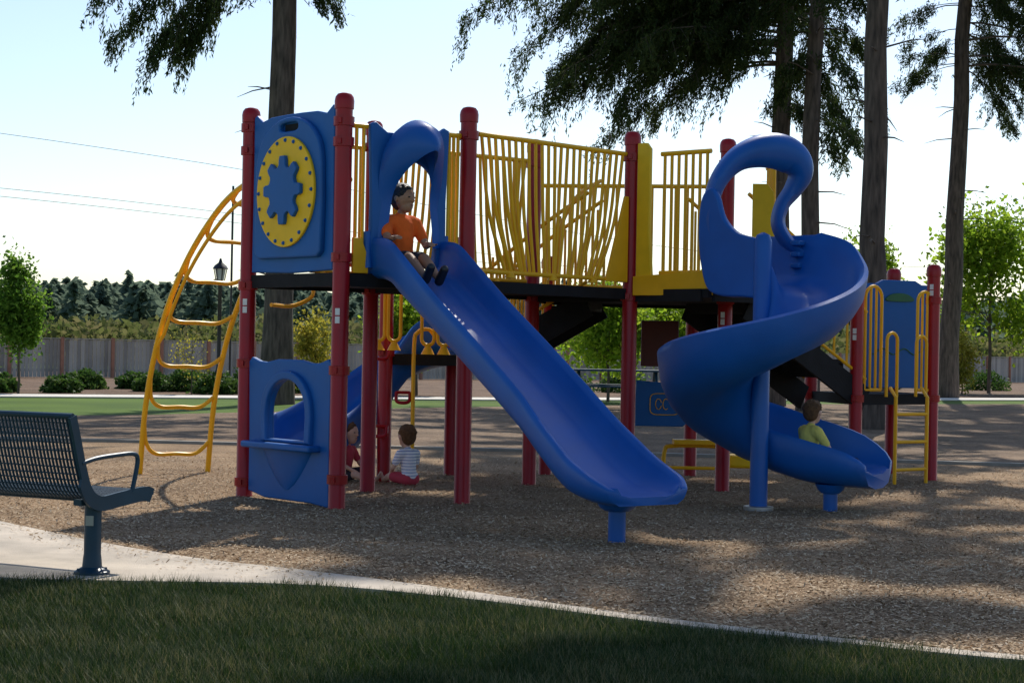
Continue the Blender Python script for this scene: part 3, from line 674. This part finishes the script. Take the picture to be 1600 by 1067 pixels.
def hoopd(c,X,w,z0,z1,r=.016):
    c=V3(c);X=V3(X).normalized(); rr=w/2; b=MB()
    P=[c-X*rr+up(z1)]+[c-X*rr*math.cos(a)+up(z0+rr-rr*math.sin(a)) for a in np.linspace(0,math.pi,9)]+[c+X*rr+up(z1)]
    b.tube(P,r,8); b.lathe(c+up(z0-.08),[(.06,0),(.035,.05),(.015,.09)],10); b.obj('grab_hoop',yellow,PS)
for xx in(-1.17,-1.03,): hoopd((xx,15.1,0),(1,.1,0),.11,1.25,1.72)
for xx in(-.74,-.6): hoopd((xx,15.2,0),(1,.1,0),.11,1.22,1.55)
rail(V3((-.62,16.35,0)),V3((.1,16.5,0)),7,1.2,1.95,feet=False)
b=MB(); b.tube(cat([(-.86,15.2,.45),(-.86,15.2,1.2),(-.83,15.2,1.33),(-.74,15.25,1.36),(-.68,15.3,1.3)],6),.018); b.tube([(-.86,15.2,-.02),(-.86,15.2,.5)],.018)
b.obj('fire_pole',yellow,PS)
for (x_,z_) in((-1.15,1.1),(-.95,.72),(-1.15,.42)):
    b=MB(); b.tube(cat([(x_-.06,15.25,z_+.08),(x_-.05,15.2,z_),(x_+.05,15.2,z_),(x_+.06,15.25,z_+.08)],5),.016,8); b.tube([(x_-.06,15.25,z_+.08),(x_+.06,15.25,z_+.08)],.014,8); b.obj('step_pod',red,PS)
# ---- stairs
def stairs(A,B,w,n,z0,z1,rails=True):
    A=V3(A);B=V3(B); d=(B-A).normalized(); s=V3((-d.y,d.x,0)); L=(B-A).length
    b=MB()
    for i in range(n):
        t=(i+.5)/n; c=A.lerp(B,t)+up(z0+(z1-z0)*(i+1)/(n+1)); b.box(c,(L/n+.03,w,.035),X=d)
        b.box(c-d*(L/n/2)-up((z0-z1)/(n+1)*-.5),(.02,w,abs(z0-z1)/(n+1)),X=d)
    for q in(-1,1):
        a=A+s*(q*w/2)+up(z0-.1);c=B+s*(q*w/2)+up(z1-.08); b.box((a+c)/2,((c-a).length,.03,.24),X=(c-a))
    b.obj('stairs',black,PS)
    if rails:
        for q in(-1,1):
            b=MB(); a=A+s*(q*w/2);c=B+s*(q*w/2)
            b.tube(cat([a+up(z0+.9),a.lerp(c,.5)+up((z0+z1)/2+.85),c+up(z1+.75)],5),.018); b.tube([a+up(z0+.1),c+up(z1+.12)],.016)
            for i in range(9):
                t=(i+.5)/9; p=a.lerp(c,t); b.tube([p+up(z0+(z1-z0)*t+.1),p+up(z0+(z1-z0)*t+.84)],.012,6)
            b.obj('stair_railing',yellow,PS)
stairs((1.85,15.7,0),(3.1,16.6,0),.8,5,1.72,.86)
stairs((.75,15.9,0),(-.15,16.1,0),.8,3,1.72,1.16)
# ---- low tower at the end: ladder, hoops, bubble panel
ed=(P10-P9).normalized()
hoop(P9+ed*.22,ed,.22,.88,1.86,2); hoop(P10-ed*.12,ed,.20,.88,1.83,2)
hoop(P9+ed*.30+V3((.1,-.12,0)),ed,.14,.82,1.42); hoop(P10-ed*.2+V3((0,-.12,0)),ed,.14,.82,1.40)
b=MB()
a=P9+ed*.42+V3((.02,-.3,0)); c=P10-ed*.17+V3((.0,-.3,0))
for p in(a,c): b.tube([p+up(-.02),p+up(.82),p+up(.9)+V3((-.02,.15,0))],.018)
for z in(.14,.40,.66): b.tube([a+up(z),c+up(z)],.016)
b.obj('ladder',yellow,PS)
BC=(3.90,17.5,0)
BPn=plate('bubble_panel',[[(-.40,.88),(.40,.88),(.40,1.88),(.37,1.93),(.28,1.93),(.2,1.97),(-.2,1.97),(-.28,1.93),(-.37,1.93),(-.40,1.88)]],.05,.012,BC,(.91,.4,0),(.4,-.91,0),blue2,PS)
plate('hill_relief',[sc2([(-.16,1.76),(.16,1.76),(.12,1.82),(0,1.84),(-.12,1.82)],4)],.02,.004,BC,(.91,.4,0),(.4,-.91,0),green_p,BPn,center=.03)
b=MB(); b.tube([V3(BC)+V3((.91,.4,0))*x_+V3((.4,-.91,0))*.03+up(1.25+.03*math.sin(x_*24)) for x_ in np.linspace(-.32,.32,30)],.006,5)
b.obj('wave_relief',green_p,BPn)
# ---- ground-level panel with outline, brown panel, balance seat
LP2=plate('play_panel',[[(-.26,.0),(-.24,.43),(.22,.40),(.25,.36),(.25,.04),(.2,.0)]],.04,.01,(1.42,16.3,.50),(1,0,0),(0,-1,0),blue2,PS)
b=MB(); P=[(1.45+x_,16.27,.71+z_) for x_,z_ in ellipse(0,0,.14,.10,28,5)]; b.tube(P+[P[0]],.0045,5)
for (cx,a0,a1) in ((1.39,.3,6.0),(1.46,.9,5.4)):
    b.tube([(cx+.028*math.cos(a_),16.27,.71+.05*math.sin(a_)) for a_ in np.linspace(a0,a1,12)],.004,5)
b.tube([(1.50,16.27,.76),(1.55,16.27,.76),(1.525,16.27,.76),(1.525,16.27,.67)],.004,5)
b.obj('outline_relief',yellow,LP2)
b=MB(); b.box((1.42,16.6,1.28),(.36,.04,.44)); b.obj('brown_panel',darkred,PS,bevel=.01)
b=MB(); b.tube(cat([(1.42,15.9,-.02),(1.42,15.9,.28),(1.5,15.9,.34),(1.9,15.9,.34),(2.0,15.9,.28),(2.0,15.9,-.02)],5),.02); b.tube([(1.42,15.9,.14),(2.0,15.9,.14)],.016); b.box((1.75,15.9,.38),(.5,.2,.04)); b.obj('balance_seat',yellow,PS)
b=MB(); b.box((2.15,16.1,.2),(.4,.3,.12)); b.obj('step_block',yellowp,PS,bevel=.03)
# ------------------------------------------------------------------ bench
BO=V3((-2.07,8.71,.03)); Fb=V3((.45,.89,0)).normalized(); Lb=V3((-.89,.45,0)).normalized()
BN=thing('park_bench','dark teal steel strap bench on a concrete pad','bench',tuple(BO))
def bp(f,z,l=0): return BO+Fb*f+Lb*l+up(z-.03)
pf=cat([(-.235,.83,0),(-.20,.72,0),(-.15,.56,0),(-.10,.45,0),(-.02,.405,0),(.12,.415,0),(.28,.43,0),(.36,.428,0),(.39,.415,0)],4)
LEN=1.75; l0=-.03
seati=[i for i,p in enumerate(pf) if p.x>-.03]; backi=[i for i,p in enumerate(pf) if p.x<=-.03]
def straps(idx,name):
    b=MB(); ps=[pf[i] for i in idx]
    den=cat([tuple(p) for p in ps],3); 
    tot=0
    for i in range(1,len(den)):
        tot+=(den[i]-den[i-1]).length
        if tot>.03: b.tube([bp(den[i].x,den[i].y,l0),bp(den[i].x,den[i].y,l0+LEN)],.0045,6); tot=0
    for j in range(74):
        l=l0+.02+(LEN-.04)*j/73; b.tube([bp(p.x,p.y,l) for p in ps],.0068,5)
    b.tube([bp(ps[0].x,ps[0].y,l0),bp(ps[0].x,ps[0].y,l0+LEN)],.015,8); b.tube([bp(ps[-1].x,ps[-1].y,l0),bp(ps[-1].x,ps[-1].y,l0+LEN)],.015,8)
    return b.obj(name,teal,BN,recalc=False)
straps(backi+[seati[0]],'backrest'); straps(seati,'seat')
for l in(l0,l0+LEN):
    b=MB(); fr=[];pr=[]
    for i,p in enumerate(pf):
        t=(pf[min(i+1,len(pf)-1)]-pf[max(i-1,0)]).normalized(); nn=Fb*(-t.y)+up(t.x)
        w=.03 if i<10 else .055
        fr.append((bp(p.x,p.y,l)-nn*.0,Lb,nn)); pr.append([(-.008,.02),(.008,.02),(.008,-w),(-.008,-w)])
    b.sweep(fr,pr); b.obj('end_frame',teal,BN)
    b=MB(); b.tube(cat([bp(-.165,.595,l),bp(-.05,.615,l),bp(.12,.625,l),bp(.23,.625,l),bp(.265,.60,l),bp(.255,.53,l),bp(.225,.43,l)],5),.012,10); b.obj('armrest',teal,BN)
for l in(.03,1.5):
    b=MB(); b.lathe(bp(0,.03,l),[(.09,0),(.09,.012),(.05,.035),(.046,.08),(.043,.1),(.043,.375)],18)
    b.box(bp(.08,.395,l),(.40,.05,.03),X=Fb)
    for q in range(4):
        a=q*math.pi/2+.5; b.lathe(bp(0,.03,l)+V3((.068*math.cos(a),.068*math.sin(a),.012)),[(.01,0),(.01,.016)],6)
    b.box(bp(-.01,.3,l)-V3((0,.044,0)),(.04,.004,.05),mi=1)
    b.obj('leg',[teal,steel],BN)
# ------------------------------------------------------------------ people
def bake(mb,vox,name,mats,parent,smooth=3):
    o=mb.obj('tmp_'+name,mats,None,recenter=False)
    m=o.modifiers.new('r','REMESH'); m.mode='VOXEL'; m.voxel_size=vox; m.use_smooth_shade=True
    s=o.modifiers.new('s','SMOOTH'); s.factor=.5; s.iterations=smooth
    dg=bpy.context.evaluated_depsgraph_get(); me=bpy.data.meshes.new_from_object(o.evaluated_get(dg))
    bpy.data.objects.remove(o)
    me.name=name; A=np.zeros(len(me.vertices)*3); me.vertices.foreach_get('co',A); A=A.reshape(-1,3)
    loc=np.array([A[:,0].mean(),A[:,1].mean(),A[:,2].min()]); A-=loc; me.vertices.foreach_set('co',A.ravel()); 
    me.materials.clear(); me.materials.append(mats)
    me.polygons.foreach_set('use_smooth',[True]*len(me.polygons)); me.polygons.foreach_set('material_index',[0]*len(me.polygons)); me.update()
    ob=bpy.data.objects.new(name,me); place(ob,parent,tuple(loc)); return ob
def person(label,hip,F,k,spine,arms,legs,head,skin,shirt,shorts,hair,shoes=None,hs=1.0):
    hip=V3(hip);F=V3(F).normalized();S=V3((-F.y,F.x,0))
    T=thing('person',label,'person',tuple(hip))
    W=lambda f,s,z: hip+(F*f+S*s+up(z))*k
    b=MB(); pelvis=W(0,0,.075); sf=spine
    waist=W(sf*.3,0,.18); chest=W(sf*.75,0,.33); neck=W(sf,0,.43); 
    hf,hy=head; hc=W(sf+hf,0,.43+.115*hs)
    b.cap(W(0,.05,.075),W(0,-.05,.075),.075*k,.075*k); b.cap(pelvis,waist,.085*k,.075*k); b.cap(waist,chest,.078*k,.088*k)
    b.cap(W(sf*.8,.085,.365),W(sf*.8,-.085,.365),.052*k,.052*k); b.cap(neck-up(.03*k),hc-up(.03*k),.034*k,.032*k)
    hd=(F*math.cos(hy)+S*math.sin(hy)).normalized(); hsd=V3((-hd.y,hd.x,0)); h=k*hs
    b.ell(hc+up(.012*h),(.092*h,.078*h,.092*h),X=hd,Y=hsd,n=20)
    b.ell(hc+hd*.03*h-up(.05*h),(.055*h,.05*h,.055*h),X=hd,Y=hsd)
    b.cap(hc+hd*.085*h+up(.012*h),hc+hd*.098*h-up(.014*h),.007*h,.012*h,n=8)
    b.ell(hc+hd*.078*h-up(.046*h),(.012*h,.022*h,.009*h),X=hd,Y=hsd,n=10)
    for q in(-1,1): b.ell(hc+hsd*(.082*h*q)-hd*.004*h,(.018*h,.01*h,.026*h),X=hd,Y=hsd,n=10)
    sh=MB(); st=MB(); so=MB()
    sh.cap(W(0,.04,.09),W(0,-.04,.09),.083*k,.083*k); sh.cap(W(0,0,.1),waist,.096*k,.09*k); sh.cap(waist,chest,.092*k,.101*k); sh.cap(W(sf*.8,.088,.368),W(sf*.8,-.088,.368),.063*k,.063*k)
    sh.cap(W(sf*.9,0,.39),W(sf*.98,0,.415),.06*k,.046*k)
    for (el,ha),q in zip(arms,(1,-1)):
        s0=W(sf*.8,.125*q,.37); e=W(*el); w=W(*ha)
        b.cap(s0,e,.038*k,.029*k); b.cap(e,w,.029*k,.02*k)
        sh.cap(s0,s0.lerp(e,.62),.05*k,.044*k)
        d=(w-e).normalized(); sd=d.cross(up(1)); sd=sd.normalized() if sd.length>.1 else S; nn=sd.cross(d)
        pc=w+d*.035*k; b.ell(pc,(.038*k,.026*k,.014*k),X=d,Y=sd,n=10)
        for j,(o_,ln) in enumerate(((-.021,.030),(-.007,.037),(.007,.034),(.021,.026))):
            r0=pc+d*.028*k+sd*o_*k; r1=r0+(d*.9-up(.25)).normalized()*ln*.55*k; r2=r1+(d*.5-up(.8)).normalized()*ln*.5*k
            b.cap(r0,r1,.0075*k,.007*k,n=6); b.cap(r1,r2,.007*k,.006*k,n=6)
        tq=-q; r0=pc-d*.015*k+sd*(.022*k*tq); r1=r0+(d*.6+sd*.7*tq).normalized()*.03*k; b.cap(r0,r1,.009*k,.0075*k,n=6); b.cap(r1,r1+d*.02*k,.0075*k,.006*k,n=6)
    for (kn,ft),q in zip(legs,(1,-1)):
        h0=W(.01,.055*q,.075); kk=W(*kn); an=W(*ft)
        b.cap(h0,kk,.068*k,.044*k); b.cap(kk,kk.lerp(an,.35),.044*k,.042*k); b.cap(kk.lerp(an,.35),an,.042*k,.025*k)
        st.cap(h0,h0.lerp(kk,.72),.08*k,.066*k)
        fd_=(an-kk).normalized(); td=(F*.8+up(.75)).normalized()
        td=(td-fd_*td.dot(fd_)).normalized()
        b.cap(an,an+td*.07*k+fd_*.02*k,.026*k,.02*k); b.ell(an+td*.09*k+fd_*.022*k,(.03*k,.026*k,.018*k),X=td,Y=S)
        if shoes: so.cap(an+fd_*.02*k-td*.01*k,an+td*.1*k+fd_*.03*k,.036*k,.032*k)
    st.cap(W(0,.05,.07),W(0,-.05,.07),.088*k,.088*k); st.cap(W(0,0,.07),W(0,0,.11),.092*k,.09*k)
    bd=bake(b,.0055,'body',skin,T,4)
    bake(sh,.008,'shirt',shirt,T,3); bake(st,.009,'shorts',shorts,T,3)
    if shoes: bake(so,.007,'shoes',shoes,T,2)
    hb=MB(); hb.ell(hc+up(.036*h)-hd*.016*h,(.094*h,.088*h,.084*h),X=hd,Y=hsd,n=22); hb.ell(hc-up(.0)-hd*.038*h,(.066*h,.079*h,.085*h),X=hd,Y=hsd,n=16)
    rg=np.random.default_rng(int(k*1000)); 
    for i in range(46):
        v=V3(rg.normal(size=3)).normalized(); v.z=abs(v.z); p=hc+up(.036*h)-hd*.016*h+hd*(v.x*.09*h)+hsd*(v.y*.084*h)+up(v.z*.082*h)
        if (p-hc).dot(hd)<.06*h: hb.ell(p,(.014*h,.014*h,.012*h),n=6)
    bake(hb,.006,'hair',hair,T,1)
    for q in(-1,1): eb=MB(); eb.ell(hc+hd*.083*h+hsd*(.031*h*q)+up(.012*h),(.007*h,.012*h,.006*h),X=hd,Y=hsd,n=8); eb.obj('eye',blackm,T)
    mo=MB(); mo.ell(hc+hd*.088*h-up(.046*h),(.006*h,.019*h,.004*h),X=hd,Y=hsd,n=8); mo.obj('mouth',lipm,T)
    return T
skin1=M('brown_skin',(.36,.18,.10),.5,.08,20); skin2=M('light_skin',(.62,.38,.27),.5,.08,20); lipm=M('lips',(.25,.08,.07),.5)
orange=M('orange_cotton',(.88,.14,.02),.85,.12,12,.4,60,spec=.2); dk=M('dark_cotton',(.02,.02,.03),.85); pink=M('pink_cotton',(.5,.05,.08),.85,.15,10,.3,50)
lime=M('lime_cotton',(.72,.62,.14),.85,.12,12,.4,60,spec=.2); tan_=M('khaki_cotton',(.3,.25,.17),.85); hairb=M('black_hair',(.012,.009,.008),.5,.3,40,.6,120); hairn=M('brown_hair',(.12,.065,.032),.75,.3,40,.6,120,spec=.15)
def stripem():
    m,nt,b=new_mat('striped_cotton'); L=nt.links; tc=N(nt,'ShaderNodeTexCoord'); s=N(nt,'ShaderNodeSeparateXYZ'); L.new(tc.outputs['Object'],s.inputs[0])
    a=N(nt,'ShaderNodeMath',operation='MULTIPLY'); a.inputs[1].default_value=38; L.new(s.outputs['Z'],a.inputs[0])
    f=N(nt,'ShaderNodeMath',operation='FRACT'); L.new(a.outputs[0],f.inputs[0]); r=ramp(nt,[(.0,(.88,.89,.92)),(.74,(.2,.3,.55))]); r.color_ramp.interpolation='CONSTANT'
    L.new(f.outputs[0],r.inputs['Fac']); L.new(r.outputs['Color'],b.inputs['Base Color']); b.inputs['Roughness'].default_value=.85; return m
strp=stripem()
person('child in an orange t-shirt sitting at the top of the slide',FC+fn*.0-fl*.035+up(1.765),fn,1.0,-.02,
  [((.09,.16,.20),(.24,.10,.20)),((.12,-.20,.23),(.30,-.235,.235))],[((.23,.06,.09),(.45,.05,-.06)),((.23,-.07,.09),(.44,-.06,-.05))],(.03,.35),skin1,orange,dk,hairb,blackm)
person('toddler in a striped shirt and pink shorts sitting on wood chips',(-.87,15.0,.01),(-.62,.78,0),.72,.04,
  [((.10,.17,.20),(.25,.10,.12)),((.10,-.17,.20),(.24,-.10,.12))],[((.22,.13,.09),(.40,.10,.03)),((.22,-.11,.09),(.38,-.12,.03))],(.03,0),skin2,strp,pink,hairn,None,1.25)
person('child with bare legs sitting on wood chips behind a red post',(-1.47,15.3,.01),(.85,-.5,0),.74,.05,
  [((.12,.17,.2),(.27,.1,.14)),((.1,-.17,.2),(.26,-.1,.12))],[((.24,.1,.12),(.44,.05,.03)),((.24,-.1,.09),(.44,-.08,.03))],(.03,0),skin2,pink,dk,hairn,None,1.2)
person('child in a lime t-shirt sitting in the spiral slide exit',tuple(CC+T1*.24+R1*.40+up(.31)),(.88,.42,0),.80,.03,
  [((.08,.18,.2),(.22,.18,.08)),((.12,-.2,.18),(.28,-.2,.07))],[((.26,.07,.12),(.45,.06,.01)),((.26,-.07,.12),(.45,-.06,.01))],(.02,.35),skin2,lime,tan_,hairn,blackm,1.05)
# ------------------------------------------------------------------ light, camera
az=math.radians(14); el=math.radians(46)
w=bpy.data.worlds.new('World'); scene.world=w; w.use_nodes=True; nt=w.node_tree
sky=nt.nodes.new('ShaderNodeTexSky'); sky.sky_type='NISHITA'; sky.sun_disc=False; sky.sun_elevation=el; sky.sun_rotation=az; sky.air_density=1.0; sky.dust_density=.8; sky.ozone_density=2.2
nt.links.new(sky.outputs[0],nt.nodes['Background'].inputs['Color']); nt.nodes['Background'].inputs['Strength'].default_value=.15
sd=bpy.data.lights.new('sun','SUN'); sd.energy=5; sd.angle=math.radians(.5); sd.color=(1,.94,.84)
so=bpy.data.objects.new('sun',sd); scene.collection.objects.link(so)
dirv=V3((math.sin(az)*math.cos(el),math.cos(az)*math.cos(el),math.sin(el)))
so.rotation_euler=dirv.to_track_quat('Z','Y').to_euler(); so.location=dirv*50
cd=bpy.data.cameras.new('camera'); cam=bpy.data.objects.new('camera',cd); scene.collection.objects.link(cam)
cd.sensor_width=36; cd.lens=60.75; cd.clip_end=3000; cam.location=(0,0,1.2)
tilt=12/2700; roll=.019
R=Matrix.Rotation(math.radians(90)+tilt,4,'X')@Matrix.Rotation(roll,4,'Z')
cam.matrix_world=Matrix.Translation((0,0,1.2))@R
scene.camera=cam
